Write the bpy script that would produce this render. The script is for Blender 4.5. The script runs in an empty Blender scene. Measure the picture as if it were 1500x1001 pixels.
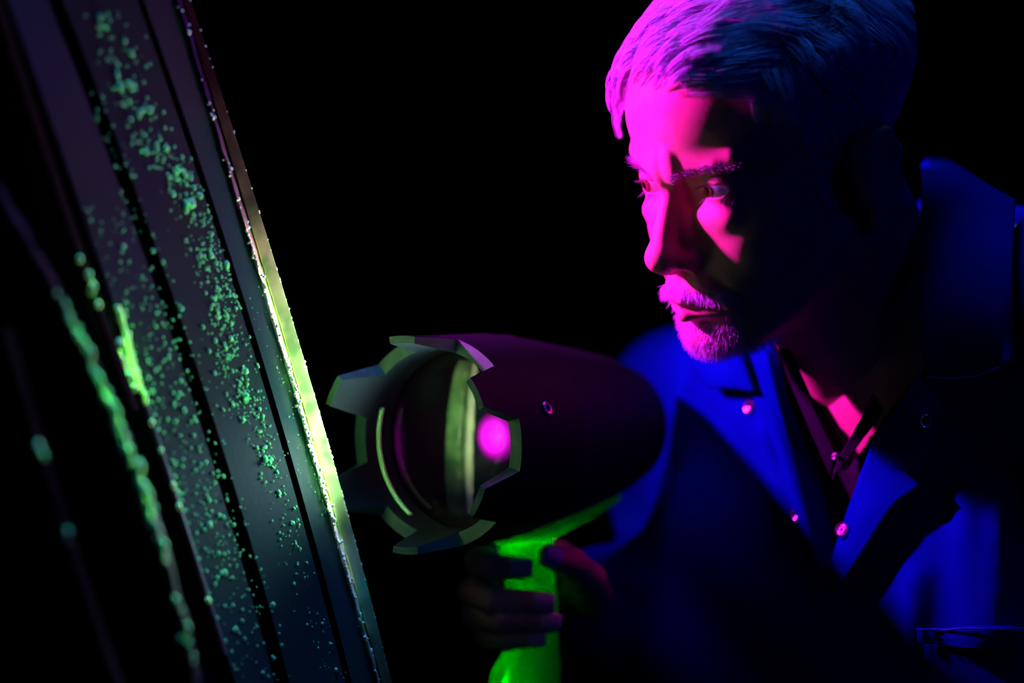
import bpy, math, random
import numpy as np
from mathutils import Vector, Matrix
random.seed(7)
rng = np.random.default_rng(7)
SC = bpy.context.scene
COL = SC.collection
F = 3541.67          # focal length in pixels of a 1500 px wide frame (85 mm on 36 mm)
CAMZ = 1.5


def W(px, py, d):
    """point at distance d in front of the camera standing at (0, 0, CAMZ)"""
    return np.array([(px - 750.0) / F * d, d, CAMZ - (py - 500.5) / F * d])


# ------------------------------------------------------------------ camera, world, lights, exposure
cam = bpy.data.cameras.new('camera')
cam.lens = 85
cam.sensor_width = 36
cam.clip_start = 0.05
cam.dof.use_dof = True
cam.dof.focus_distance = 1.455
cam.dof.aperture_fstop = 2.0
cam_o = bpy.data.objects.new('camera', cam)
cam_o.location = (0, 0, CAMZ)
cam_o.rotation_euler = (math.pi / 2, 0, 0)
COL.objects.link(cam_o)
SC.camera = cam_o

world = bpy.data.worlds.new('dark_room')
world.use_nodes = True
world.node_tree.nodes['Background'].inputs[0].default_value = (0.25, 0.05, 1.0, 1)
world.node_tree.nodes['Background'].inputs[1].default_value = 0.0002
SC.world = world

SC.view_settings.view_transform = 'Standard'
SC.view_settings.look = 'None'
SC.view_settings.exposure = 0.0
SC.view_settings.gamma = 1.0
SC.view_settings.use_curve_mapping = False
SC.cycles.diffuse_bounces = 3
SC.cycles.glossy_bounces = 4
SC.cycles.transmission_bounces = 6
SC.cycles.max_bounces = 8


def light(name, kind, loc, target, energy, color, size=0.05, spot=None, blend=0.3):
    l = bpy.data.lights.new(name, kind)
    l.energy = energy
    l.color = color
    if kind == 'AREA':
        l.size = size
    else:
        l.shadow_soft_size = size
    if kind == 'SPOT':
        l.spot_size = math.radians(spot)
        l.spot_blend = blend
    o = bpy.data.objects.new(name, l)
    o.location = Vector(loc)
    o.rotation_euler = (Vector(target) - Vector(loc)).to_track_quat('-Z', 'Y').to_euler()
    COL.objects.link(o)
    return o


# second violet work light, high on the left beyond the steel part
light('violet_work_light', 'SPOT', W(-300, -215, 1.55), W(960, 170, 1.5), 104, (1.0, 0.012, 0.92), 0.022, 62, 1.0)
# dim blue ceiling lamp
light('blue_ceiling_light', 'AREA', (0.0, 1.47, 2.5), (0.2, 1.55, 1.6), 5.5, (0.03, 0.22, 1.0), 0.35)
# weak blue spill from the camera side
light('blue_side_light', 'AREA', (1.3, -0.2, 2.2), (0.3, 1.55, 1.4), 0.9, (0.0, 0.02, 1.0), 0.5)

# lamp frame (shared by the lamp and its beam)
LN = np.array([-0.6, -0.8, -0.025]); LN /= np.linalg.norm(LN)
LS = np.array([0.8, -0.6, 0.0])
LU = np.cross(LS, LN); LU /= np.linalg.norm(LU)
LU = LU if LU[2] > 0 else -LU
LC = W(639, 648, 1.49)          # centre of the bezel's gap rim
PX = 1.49 / F
LR = 156.5 * PX                  # bezel outer radius


def LP(r, th, h):
    return LC + LS * (r * math.cos(th)) + LU * (r * math.sin(th)) + LN * h


light('lamp_beam', 'SPOT', LP(0, 0, -0.012), LP(0, 0, 1.0) + np.array([-0.1, 0, 0.5]), 0.62, (0.55, 0.95, 0.85), 0.02, 128, 0.7)


# ------------------------------------------------------------------ materials
def mat(name, color, rough=0.6, metal=0.0, spec=0.5, noise=None, bump=None, emit=None, coat=0.0, sss=0.0, vary=None):
    m = bpy.data.materials.new(name)
    m.use_nodes = True
    nt = m.node_tree
    b = nt.nodes['Principled BSDF']
    b.inputs['Base Color'].default_value = (*color, 1)
    b.inputs['Roughness'].default_value = rough
    b.inputs['Metallic'].default_value = metal
    b.inputs['Specular IOR Level'].default_value = spec
    b.inputs['Coat Weight'].default_value = coat
    if sss:
        b.inputs['Subsurface Weight'].default_value = sss
        b.inputs['Subsurface Radius'].default_value = (1.0, 0.35, 0.25)
        b.inputs['Subsurface Scale'].default_value = 0.004
    if emit:
        b.inputs['Emission Color'].default_value = (*emit[0], 1)
        b.inputs['Emission Strength'].default_value = emit[1]
    tc = nt.nodes.new('ShaderNodeTexCoord')
    if noise:                       # (scale, second colour, low, high)
        n = nt.nodes.new('ShaderNodeTexNoise')
        n.inputs['Scale'].default_value = noise[0]
        n.inputs['Detail'].default_value = 6
        nt.links.new(tc.outputs['Object'], n.inputs['Vector'])
        r = nt.nodes.new('ShaderNodeValToRGB')
        r.color_ramp.elements[0].position = noise[2]
        r.color_ramp.elements[1].position = noise[3]
        r.color_ramp.elements[0].color = (*color, 1)
        r.color_ramp.elements[1].color = (*noise[1], 1)
        nt.links.new(n.outputs['Fac'], r.inputs['Fac'])
        nt.links.new(r.outputs['Color'], b.inputs['Base Color'])
    if bump:                        # (scale, strength, distance)
        n2 = nt.nodes.new('ShaderNodeTexNoise')
        n2.inputs['Scale'].default_value = bump[0]
        n2.inputs['Detail'].default_value = 5
        nt.links.new(tc.outputs['Object'], n2.inputs['Vector'])
        bp = nt.nodes.new('ShaderNodeBump')
        bp.inputs['Strength'].default_value = bump[1]
        bp.inputs['Distance'].default_value = bump[2]
        nt.links.new(n2.outputs['Fac'], bp.inputs['Height'])
        nt.links.new(bp.outputs['Normal'], b.inputs['Normal'])
    return m


def fluor(name, color, noise=None):
    """dye that answers a trace of light with a strong colour"""
    m = bpy.data.materials.new(name)
    m.use_nodes = True
    nt = m.node_tree
    nt.nodes.remove(nt.nodes['Principled BSDF'])
    d = nt.nodes.new('ShaderNodeBsdfDiffuse')
    d.inputs['Color'].default_value = (*color, 1)
    if noise:
        tc = nt.nodes.new('ShaderNodeTexCoord')
        n = nt.nodes.new('ShaderNodeTexNoise')
        n.inputs['Scale'].default_value = noise[0]
        nt.links.new(tc.outputs['Object'], n.inputs['Vector'])
        r = nt.nodes.new('ShaderNodeMapRange')
        r.inputs['From Min'].default_value = noise[2]
        r.inputs['From Max'].default_value = noise[3]
        nt.links.new(n.outputs['Fac'], r.inputs['Value'])
        mx = nt.nodes.new('ShaderNodeMix')
        mx.data_type = 'VECTOR'
        nt.links.new(r.outputs['Result'], mx.inputs['Factor'])
        mx.inputs[4].default_value = color
        mx.inputs[5].default_value = noise[1]
        nt.links.new(mx.outputs[1], d.inputs['Color'])
    nt.links.new(d.outputs[0], nt.nodes['Material Output'].inputs[0])
    return m


M = {}
M['skin'] = mat('skin', (0.70, 0.32, 0.27), 0.5, spec=0.35, noise=(60, (0.60, 0.24, 0.21), 0.4, 0.75), bump=(900, 0.25, 0.0006), sss=0.12)
M['lip'] = mat('lip', (0.6, 0.2, 0.22), 0.4)
M['nail'] = mat('nail', (0.62, 0.42, 0.75), 0.3)
M['hair'] = mat('grey_hair', (0.62, 0.58, 0.84), 0.55)
M['hair_base'] = mat('hair_under', (0.2, 0.17, 0.25), 0.8, bump=(350, 0.6, 0.003))
M['brow'] = mat('brow_hair', (0.22, 0.16, 0.30), 0.6)
M['white'] = mat('eye_white', (0.75, 0.85, 0.92), 0.15, coat=1.0)
M['iris'] = mat('iris', (0.22, 0.05, 0.05), 0.2, coat=1.0)
M['pupil'] = mat('pupil', (0.004, 0.003, 0.004), 0.1, coat=1.0)
M['cloth'] = mat('blue_cotton', (0.0008, 0.010, 0.21), 0.9, spec=0.0, noise=(28, (0.0006, 0.007, 0.17), 0.35, 0.7), bump=(1400, 0.25, 0.0006))
M['thread'] = mat('blue_thread', (0.003, 0.015, 0.3), 0.8, spec=0.1)
M['shirt'] = mat('dark_shirt', (0.010, 0.004, 0.018), 0.9, spec=0.1, bump=(900, 0.2, 0.0006))
M['snap'] = mat('snap_metal', (0.75, 0.6, 0.8), 0.28, metal=1.0)
M['pearl'] = mat('shirt_button', (0.8, 0.6, 0.75), 0.2, coat=0.5)
M['boot'] = mat('boot_leather', (0.02, 0.015, 0.012), 0.6)
M['plastic'] = mat('black_plastic', (0.008, 0.006, 0.014), 0.6, spec=0.05, bump=(700, 0.15, 0.0005))
M['bezel'] = mat('bezel_rubber', (0.012, 0.023, 0.027), 0.55, spec=0.15, noise=(45, (0.008, 0.016, 0.022), 0.35, 0.7), bump=(500, 0.2, 0.0006))
M['bezel_edge'] = mat('bezel_cut_edge', (0.12, 0.24, 0.20), 0.6, spec=0.2, noise=(120, (0.08, 0.17, 0.145), 0.35, 0.7))
M['reflector'] = mat('reflector', (0.05, 0.035, 0.06), 0.3, metal=0.9)
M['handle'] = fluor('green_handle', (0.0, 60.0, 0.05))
M['seal'] = fluor('seal_ring', (3.4, 9.0, 2.0))
M['screw'] = mat('screw', (0.35, 0.25, 0.45), 0.3, metal=1.0)


def led_mat():
    m = mat('led', (0.05, 0.0, 0.05), 0.4)
    nt = m.node_tree
    b = nt.nodes['Principled BSDF']
    at = nt.nodes.new('ShaderNodeAttribute')
    at.attribute_name = 'power'
    b.inputs['Emission Color'].default_value = (1.0, 0.004, 0.85, 1)
    nt.links.new(at.outputs['Fac'], b.inputs['Emission Strength'])
    return m


M['led'] = led_mat()


def glass_mat():
    m = bpy.data.materials.new('lens_glass')
    m.use_nodes = True
    nt = m.node_tree
    nt.nodes.remove(nt.nodes['Principled BSDF'])
    g = nt.nodes.new('ShaderNodeBsdfGlossy')
    g.inputs['Roughness'].default_value = 0.02
    g.inputs['Color'].default_value = (0.9, 0.95, 0.85, 1)
    t = nt.nodes.new('ShaderNodeBsdfTransparent')
    t.inputs['Color'].default_value = (0.75, 0.6, 0.8, 1)
    mx = nt.nodes.new('ShaderNodeMixShader')
    fr = nt.nodes.new('ShaderNodeFresnel')
    fr.inputs['IOR'].default_value = 1.6
    nt.links.new(fr.outputs[0], mx.inputs[0])
    nt.links.new(t.outputs[0], mx.inputs[1])
    nt.links.new(g.outputs[0], mx.inputs[2])
    nt.links.new(mx.outputs[0], nt.nodes['Material Output'].inputs[0])
    return m


M['glass'] = glass_mat()
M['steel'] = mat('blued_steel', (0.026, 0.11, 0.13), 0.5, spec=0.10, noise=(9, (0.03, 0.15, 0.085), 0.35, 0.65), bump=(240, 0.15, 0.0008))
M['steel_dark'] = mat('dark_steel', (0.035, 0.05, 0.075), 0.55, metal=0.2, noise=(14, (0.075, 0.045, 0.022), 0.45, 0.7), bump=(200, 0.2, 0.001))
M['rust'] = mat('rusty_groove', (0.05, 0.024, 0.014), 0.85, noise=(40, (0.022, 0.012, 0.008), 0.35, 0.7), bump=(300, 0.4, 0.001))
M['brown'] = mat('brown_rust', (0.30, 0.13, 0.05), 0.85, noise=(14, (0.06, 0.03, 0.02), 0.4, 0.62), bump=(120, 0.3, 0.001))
M['lip_steel'] = mat('bright_lip', (0.30, 0.30, 0.45), 0.4, metal=0.3, noise=(30, (0.2, 0.25, 0.3), 0.35, 0.7))
M['dye'] = fluor('green_particles', (0.8, 3.0, 1.0))
M['dye_bright'] = fluor('heavy_green_particles', (4.6, 9.5, 2.0))
M['dye_edge'] = fluor('edge_particles', (7.5, 6.0, 3.4))
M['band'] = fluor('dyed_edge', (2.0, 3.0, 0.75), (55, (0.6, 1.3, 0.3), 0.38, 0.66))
M['floor'] = mat('dark_concrete', (0.012, 0.012, 0.013), 0.9, noise=(3, (0.008, 0.008, 0.009), 0.3, 0.7))
M['wall'] = mat('dark_wall', (0.003, 0.003, 0.003), 0.95, spec=0.0, noise=(2, (0.002, 0.002, 0.002), 0.3, 0.7))


# ------------------------------------------------------------------ object helpers
def obj(name, V, Fs, m, parent=None, org=None, smooth=True, sharp=None):
    V = np.asarray(V, dtype=np.float64)
    if org is not None:
        V = V - np.asarray(org)
    me = bpy.data.meshes.new(name)
    Fs = [tuple(int(i) for i in f) for f in Fs] if not isinstance(Fs, np.ndarray) else Fs
    if isinstance(Fs, np.ndarray):
        n, k = Fs.shape
        me.vertices.add(len(V)); me.vertices.foreach_set('co', V.astype(np.float32).ravel())
        me.loops.add(n * k); me.loops.foreach_set('vertex_index', Fs.astype(np.int32).ravel())
        me.polygons.add(n)
        me.polygons.foreach_set('loop_start', np.arange(0, n * k, k, dtype=np.int32))
        me.update(calc_edges=True); me.validate()
    else:
        me.from_pydata([tuple(v) for v in V], [], Fs)
        me.update()
    ms = m if isinstance(m, (list, tuple)) else [m]
    for x in ms:
        me.materials.append(x)
    if smooth:
        me.polygons.foreach_set('use_smooth', [True] * len(me.polygons))
        if sharp:
            me.set_sharp_from_angle(angle=math.radians(sharp))
    o = bpy.data.objects.new(name, me)
    COL.objects.link(o)
    if parent is not None:
        o.parent = parent
    elif org is not None:
        o.location = Vector(org)
    return o


def fix_normals(o):
    import bmesh
    bm = bmesh.new(); bm.from_mesh(o.data)
    bmesh.ops.recalc_face_normals(bm, faces=bm.faces)
    bm.to_mesh(o.data); bm.free()


def tag(o, label=None, cat=None, kind=None, group=None):
    if label: o['label'] = label
    if cat: o['category'] = cat
    if kind: o['kind'] = kind
    if group: o['group'] = group
    return o


def empty(name, loc):
    o = bpy.data.objects.new(name, None)
    o.empty_display_size = 0.1
    o.location = Vector(loc)
    COL.objects.link(o)
    return o


def grid_faces(n, m, closed_m=False, flip=False):
    fs = []
    mm = m if closed_m else m - 1
    for i in range(n - 1):
        for j in range(mm):
            j2 = (j + 1) % m
            q = (i * m + j, i * m + j2, (i + 1) * m + j2, (i + 1) * m + j)
            fs.append(q[::-1] if flip else q)
    return fs


def lathe(profile, n, place):
    """profile: list of (radius, height); place(r, theta, h) -> point"""
    V = []
    for r, h in profile:
        for k in range(n):
            V.append(place(r, 2 * math.pi * k / n, h))
    return V, grid_faces(len(profile), n, closed_m=True)


def tube(path, radius, n=8):
    """closed tube along a list of points; radius is a number or a list"""
    P = [np.asarray(p, float) for p in path]
    R_ = radius if isinstance(radius, (list, tuple, np.ndarray)) else [radius] * len(P)
    V = []
    up = np.array([0.13, 0.21, 0.97])
    for i, p in enumerate(P):
        t = P[min(i + 1, len(P) - 1)] - P[max(i - 1, 0)]
        t /= np.linalg.norm(t)
        a = np.cross(t, up); a /= np.linalg.norm(a)
        b = np.cross(t, a)
        for k in range(n):
            an = 2 * math.pi * k / n
            V.append(p + R_[i] * (math.cos(an) * a + math.sin(an) * b))
    Fs = grid_faces(len(P), n, closed_m=True)
    Fs.append(tuple(range(n))[::-1])
    Fs.append(tuple((len(P) - 1) * n + k for k in range(n)))
    return V, Fs


# ------------------------------------------------------------------ implicit sculpting
class Sculpt:
    def __init__(s, lo, hi, step):
        s.lo = np.array(lo, float); s.step = step
        s.ax = [np.arange(lo[i], hi[i] + step, step).astype(np.float32) for i in range(3)]
        s.v = np.full([len(a) for a in s.ax], 1e3, np.float32)

    def _sub(s, lo, hi):
        sl = []
        for i in range(3):
            a = int(np.searchsorted(s.ax[i], lo[i])); b = int(np.searchsorted(s.ax[i], hi[i]))
            if b <= a: return None
            sl.append(slice(a, b))
        g = np.meshgrid(s.ax[0][sl[0]], s.ax[1][sl[1]], s.ax[2][sl[2]], indexing='ij', sparse=True)
        return tuple(sl), g

    def apply(s, fn, lo, hi, k, op):
        pad = k * 1.2 + 3 * s.step
        r = s._sub(np.array(lo) - pad, np.array(hi) + pad)
        if r is None: return
        sl, g = r
        d = fn(*g).astype(np.float32)
        v = s.v[sl]
        if op == 'add':
            h = np.clip(0.5 + 0.5 * (v - d) / k, 0, 1) if k > 0 else None
            s.v[sl] = (v + (d - v) * h - k * h * (1 - h)) if k > 0 else np.minimum(v, d)
        else:
            d = -d
            h = np.clip(0.5 - 0.5 * (v - d) / k, 0, 1) if k > 0 else None
            s.v[sl] = (v + (d - v) * h + k * h * (1 - h)) if k > 0 else np.maximum(v, d)

    def ell(s, c, r, k=0.0, op='add', rot=None, mirror=False):
        for sg in ((1, -1) if mirror else (1,)):
            c2 = (c[0] * sg, c[1], c[2])
            R_ = None if rot is None else np.array(Matrix.Rotation(math.radians(rot[0] * (sg if rot[1] != 'X' else 1)), 3, rot[1]))
            m = max(r)

            def fn(x, y, z, c2=c2, R_=R_):
                x = x - c2[0]; y = y - c2[1]; z = z - c2[2]
                if R_ is not None:
                    x, y, z = (R_[0, 0] * x + R_[1, 0] * y + R_[2, 0] * z, R_[0, 1] * x + R_[1, 1] * y + R_[2, 1] * z, R_[0, 2] * x + R_[1, 2] * y + R_[2, 2] * z)
                k0 = np.sqrt((x / r[0]) ** 2 + (y / r[1]) ** 2 + (z / r[2]) ** 2)
                k1 = np.sqrt((x / r[0] ** 2) ** 2 + (y / r[1] ** 2) ** 2 + (z / r[2] ** 2) ** 2) + 1e-9
                return k0 * (k0 - 1) / k1
            ext = np.array([m] * 3) if rot is not None else np.array(r)
            s.apply(fn, np.array(c2) - ext, np.array(c2) + ext, k, op)

    def cap(s, a, b, ra, rb, k=0.0, op='add', mirror=False):
        for sg in ((1, -1) if mirror else (1,)):
            A = np.array([a[0] * sg, a[1], a[2]]); B = np.array([b[0] * sg, b[1], b[2]])
            ab = B - A; L2 = float(ab @ ab) + 1e-12

            def fn(x, y, z, A=A, ab=ab):
                t = np.clip(((x - A[0]) * ab[0] + (y - A[1]) * ab[1] + (z - A[2]) * ab[2]) / L2, 0, 1)
                return np.sqrt((x - A[0] - t * ab[0]) ** 2 + (y - A[1] - t * ab[1]) ** 2 + (z - A[2] - t * ab[2]) ** 2) - (ra + (rb - ra) * t)
            m = max(ra, rb)
            s.apply(fn, np.minimum(A, B) - m, np.maximum(A, B) + m, k, op)

    def chain(s, pts, radii, k, op='add', mirror=False):
        for i in range(len(pts) - 1):
            s.cap(pts[i], pts[i + 1], radii[i], radii[i + 1], k, op, mirror)

    def full(s, fn):
        g = np.meshgrid(*s.ax, indexing='ij', sparse=True)
        s.v = fn(s.v, *g).astype(np.float32)

    def sample(s, P):
        q = (np.asarray(P) - s.lo) / s.step
        i = np.clip(np.floor(q).astype(int), 0, np.array(s.v.shape) - 2)
        f = np.clip(q - i, 0, 1)
        out = 0
        for dx in (0, 1):
            for dy in (0, 1):
                for dz in (0, 1):
                    w = (f[:, 0] if dx else 1 - f[:, 0]) * (f[:, 1] if dy else 1 - f[:, 1]) * (f[:, 2] if dz else 1 - f[:, 2])
                    out = out + w * s.v[i[:, 0] + dx, i[:, 1] + dy, i[:, 2] + dz]
        return out

    def mesh(s, smooth=1):
        v = s.v
        # close the grid's border
        v = v.copy()
        for i in range(3):
            for e in (0, -1):
                sl = [slice(None)] * 3; sl[i] = e
                v[tuple(sl)] = np.maximum(v[tuple(sl)], s.step * 0.5)
        ins = v < 0
        nx, ny, nz = v.shape
        cnt = np.zeros((nx - 1, ny - 1, nz - 1), np.int8)
        for dx in (0, 1):
            for dy in (0, 1):
                for dz in (0, 1):
                    cnt += ins[dx:nx - 1 + dx, dy:ny - 1 + dy, dz:nz - 1 + dz]
        act = (cnt > 0) & (cnt < 8)
        C = np.argwhere(act)
        idx = np.full(act.shape, -1, np.int32)
        idx[act] = np.arange(len(C))
        acc = np.zeros((len(C), 3)); n = np.zeros(len(C))
        cor = [(a, b, c) for a in (0, 1) for b in (0, 1) for c in (0, 1)]
        val = {c: v[C[:, 0] + c[0], C[:, 1] + c[1], C[:, 2] + c[2]].astype(np.float64) for c in cor}
        for a in cor:
            for ax in range(3):
                if a[ax] == 1: continue
                b = list(a); b[ax] = 1; b = tuple(b)
                va, vb = val[a], val[b]
                cr = (va < 0) != (vb < 0)
                t = np.where(cr, va / np.where(cr, va - vb, 1), 0)
                p = np.array(a, float)[None, :].repeat(len(C), 0); p[:, ax] = t
                acc[cr] += p[cr]; n[cr] += 1
        V = (C + acc / n[:, None]) * s.step + s.lo
        Q = []
        for ax in range(3):
            o1, o2 = [(1, 2), (2, 0), (0, 1)][ax]
            sa = [slice(1, -1)] * 3; sb = [slice(1, -1)] * 3
            sa[ax] = slice(0, v.shape[ax] - 1); sb[ax] = slice(1, v.shape[ax])
            a = ins[tuple(sa)]; b = ins[tuple(sb)]
            for fl, msk in ((False, a & ~b), (True, ~a & b)):
                E_ = np.argwhere(msk)
                if not len(E_): continue
                base = E_.copy()
                for i in range(3):
                    if i != ax: base[:, i] += 1
                def cell(d1, d2):
                    c = base.copy(); c[:, o1] -= d1; c[:, o2] -= d2
                    return idx[c[:, 0], c[:, 1], c[:, 2]]
                q = np.stack([cell(1, 1), cell(0, 1), cell(0, 0), cell(1, 0)], 1)
                Q.append(q[:, ::-1] if fl else q)
        Q = np.concatenate(Q)
        e = np.concatenate([Q[:, [0, 1]], Q[:, [1, 2]], Q[:, [2, 3]], Q[:, [3, 0]]])
        for _ in range(smooth):
            S = np.zeros_like(V); c = np.zeros(len(V))
            np.add.at(S, e[:, 0], V[e[:, 1]]); np.add.at(S, e[:, 1], V[e[:, 0]])
            np.add.at(c, e[:, 0], 1); np.add.at(c, e[:, 1], 1)
            V = V * 0.5 + 0.5 * S / c[:, None]
        return V, Q

    def normals(s, P, h=None):
        h = h or s.step
        G = np.stack([s.sample(P + d) - s.sample(P - d) for d in np.eye(3) * h], 1)
        return G / (np.linalg.norm(G, axis=1, keepdims=True) + 1e-9)

    def hit(s, px, py, off=0.0, d0=1.2, d1=2.2):
        """where the sight line through a pixel meets the surface (world sculpts)"""
        ds = np.arange(d0, d1, 0.001)
        P = np.array([W(px, py, d) for d in ds])
        v = s.sample(P)
        ok = np.all((P > s.lo) & (P < s.lo + (np.array(s.v.shape) - 1) * s.step), axis=1)
        w = np.where((v < 0) & ok)[0]
        if not len(w): return None
        p = P[w[0]][None]
        return (p + s.normals(p) * off)[0]


# ------------------------------------------------------------------ the dark room
def box(lo, hi):
    x0, y0, z0 = lo; x1, y1, z1 = hi
    V = [(x0, y0, z0), (x1, y0, z0), (x1, y1, z0), (x0, y1, z0), (x0, y0, z1), (x1, y0, z1), (x1, y1, z1), (x0, y1, z1)]
    return V, [(3, 2, 1, 0), (4, 5, 6, 7), (0, 1, 5, 4), (1, 2, 6, 5), (2, 3, 7, 6), (3, 0, 4, 7)]


V, Fs = box((-3, -2, -0.1), (3, 5.2, 0)); tag(obj('floor', V, Fs, M['floor'], smooth=False), kind='structure')
V, Fs = box((-3, 5, 0), (3, 5.2, 3.2)); tag(obj('wall_back', V, Fs, M['wall'], smooth=False), kind='structure')

# ------------------------------------------------------------------ the steel part at the left
rail_org = np.array([0.05, 1.45, 0.0])
rail = empty('steel_rail', rail_org)
tag(rail, 'long slanting ribbed steel part with grooves, dotted with glowing green crack-detection particles', 'metal part')
YS = np.concatenate([np.linspace(-260, 1180, 73), np.linspace(1260, 1700, 6)])


def base_depth(y):
    t = y / 1000.0
    return 1.383 + 0.215 * t - 0.105 * t * t if y < 1000 else 1.493 + 0.005 * (t - 1)


class Line:
    def __init__(s, pts, off):
        p = np.array(pts, float)
        s.c = np.polyfit(p[:, 0], p[:, 1], 2 if len(p) > 2 else 1)
        s.off = off

    def px(s, y):
        if y > 1050:     # straight on below the frame
            return np.polyval(s.c, 1050) + (y - 1050) * np.polyval(np.polyder(s.c), 1050)
        return np.polyval(s.c, y)

    def at(s, y, dx=0.0, dd=0.0):
        dd = dd(y) if callable(dd) else dd
        return W(s.px(y) + dx, y, base_depth(y) + s.off + dd)

    def pts(s, dx=0.0, dd=0.0, ys=None):
        P = [s.at(y, dx, dd) for y in (YS if ys is None else ys)]
        if ys is None:            # run on to the floor
            a, b = P[-2], P[-1]
            t = (b - a) / (b[2] - a[2])
            e = b + t * (0.0 - b[2])
            P.append(np.array([e[0], min(e[1], 1.9), 0.0]))
        return P


L0 = Line([(0, 279), (420, 413), (720, 501), (1001, 574)], 0.0)
L1b = Line([(0, 268), (300, 354), (420, 395), (720, 482), (1001, 558)], -0.008)
L1a = Line([(0, 259), (300, 345), (420, 385), (720, 473), (1001, 551)], -0.012)
G1r = Line([(0, 211), (300, 313), (550, 390), (700, 438), (1001, 515)], -0.036)
G1l = Line([(0, 201), (300, 303), (550, 380), (700, 428), (1001, 505)], -0.040)
G2r = Line([(0, 92), (250, 189), (500, 272), (700, 344), (1001, 423)], -0.084)
G2l = Line([(0, 70), (250, 166), (500, 251), (700, 321), (1001, 401)], -0.092)
L4 = Line([(0, 12), (300, 118), (560, 207), (714, 252), (877, 307), (1001, 345)], -0.125)
L5 = Line([(250, 77), (352, 112), (423, 136), (529, 173), (620, 206)], -0.16)
L6 = Line([(296, 0), (352, 40), (442, 90), (522, 123), (608, 168), (705, 205), (789, 229), (877, 251), (960, 280)], -0.235)
L7 = Line([(560, 30), (664, 60), (785, 99), (900, 136)], -0.29)


def loft(name, lines, m, parent=rail, label=None, ys=None, close=True, noise=0.0):
    """lines: (Line, dx, dd) around the cross-section, in order"""
    rows = [l.pts(dx, dd, ys) for l, dx, dd in lines]
    n = len(rows); k = len(rows[0])
    V = []
    for j in range(k):
        for i in range(n):
            p = rows[i][j]
            if noise:
                p = p + rng.normal(0, noise, 3)
            V.append(p)
    Fs = grid_faces(k, n, closed_m=close)
    if close:
        Fs.append(tuple(range(n))[::-1]); Fs.append(tuple((k - 1) * n + i for i in range(n)))
    o = obj(name, V, Fs, m, parent, rail_org, sharp=35)
    fix_normals(o)
    if label: o['label'] = label
    return o


TH = 0.016
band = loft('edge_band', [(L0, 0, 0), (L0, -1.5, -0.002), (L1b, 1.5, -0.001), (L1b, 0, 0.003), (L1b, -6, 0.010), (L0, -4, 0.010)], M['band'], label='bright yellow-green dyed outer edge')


def falloff_gradient(o, m, faint, ys_, amt):  # lamp beam's falloff along the edge, painted into the dye colour
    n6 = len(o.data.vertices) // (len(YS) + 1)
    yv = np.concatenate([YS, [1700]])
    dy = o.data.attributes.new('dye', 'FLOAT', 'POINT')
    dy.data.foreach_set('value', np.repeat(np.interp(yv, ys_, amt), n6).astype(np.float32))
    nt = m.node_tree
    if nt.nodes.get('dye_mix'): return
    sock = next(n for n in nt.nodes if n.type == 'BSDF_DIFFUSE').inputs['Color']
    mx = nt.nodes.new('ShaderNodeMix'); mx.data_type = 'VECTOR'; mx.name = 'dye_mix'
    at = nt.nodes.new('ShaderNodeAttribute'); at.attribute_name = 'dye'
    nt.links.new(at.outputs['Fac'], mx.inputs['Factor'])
    mx.inputs[4].default_value = faint
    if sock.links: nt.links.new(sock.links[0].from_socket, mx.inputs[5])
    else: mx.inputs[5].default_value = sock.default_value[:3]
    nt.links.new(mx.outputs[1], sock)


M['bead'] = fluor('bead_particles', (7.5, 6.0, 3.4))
falloff_gradient(band, M['band'], (0.05, 0.025, 0.018), [120, 300, 430, 860, 960, 1100], [0, 0.12, 1, 1, 0.25, 0.1])
BLK = lambda y: float(np.interp(y, [272, 290, 500, 1000], [0.018, 0.14, 0.16, 0.17]))  # depth of an added unseen slab that keeps violet light off lamp and hand
loft('side_flange', [(L0, -16, 0.008), (L0, -29, BLK), (L0, -36, BLK), (L0, -29, 0.008)], M['rust'], ys=np.linspace(272, 1180, 58), label='dark flange behind the bright edge')
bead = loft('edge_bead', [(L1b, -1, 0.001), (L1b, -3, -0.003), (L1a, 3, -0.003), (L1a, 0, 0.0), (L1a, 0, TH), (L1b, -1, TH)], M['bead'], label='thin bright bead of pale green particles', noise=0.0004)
falloff_gradient(bead, M['bead'], (0.12, 0.05, 0.14), [150, 330, 480, 800, 950], [0, 0.10, 1, 1, 0.15])
loft('face_panel', [(L1a, -0.6, 0), (G1r, 0, 0), (G1r, 0, TH), (L1a, -0.6, TH)], M['steel'])
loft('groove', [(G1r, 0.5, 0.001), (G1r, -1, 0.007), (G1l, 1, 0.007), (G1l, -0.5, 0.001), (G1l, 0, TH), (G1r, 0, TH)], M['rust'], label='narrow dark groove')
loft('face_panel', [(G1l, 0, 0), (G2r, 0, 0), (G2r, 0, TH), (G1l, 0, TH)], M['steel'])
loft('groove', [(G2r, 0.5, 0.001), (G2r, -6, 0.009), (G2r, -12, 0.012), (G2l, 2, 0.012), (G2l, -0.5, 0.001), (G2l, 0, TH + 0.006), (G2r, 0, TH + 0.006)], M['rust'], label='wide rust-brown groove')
loft('face_panel', [(G2l, 0, 0), (L4, 0, 0), (L4, 0, TH), (G2l, 0, TH)], M['steel'])
ysl = np.linspace(420, 1180, 40)
loft('bright_lip', [(L4, 2, -0.001), (L4, 0, -0.004), (L4, -5, -0.004), (L4, -7, 0.004), (L4, -7, TH), (L4, 2, TH)], M['lip_steel'], ys=np.linspace(500, 960, 40), label='thin pale lip')
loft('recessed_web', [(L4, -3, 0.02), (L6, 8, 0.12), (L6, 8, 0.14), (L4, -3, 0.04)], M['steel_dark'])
loft('upper_rib', [(L5, 6, 0.0), (L5, -4, -0.004), (L5, -10, 0.0), (L5, -12, 0.03), (L5, 6, 0.04)], M['rust'], ys=np.linspace(-200, 600, 40), label='dark reddish rib')
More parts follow.
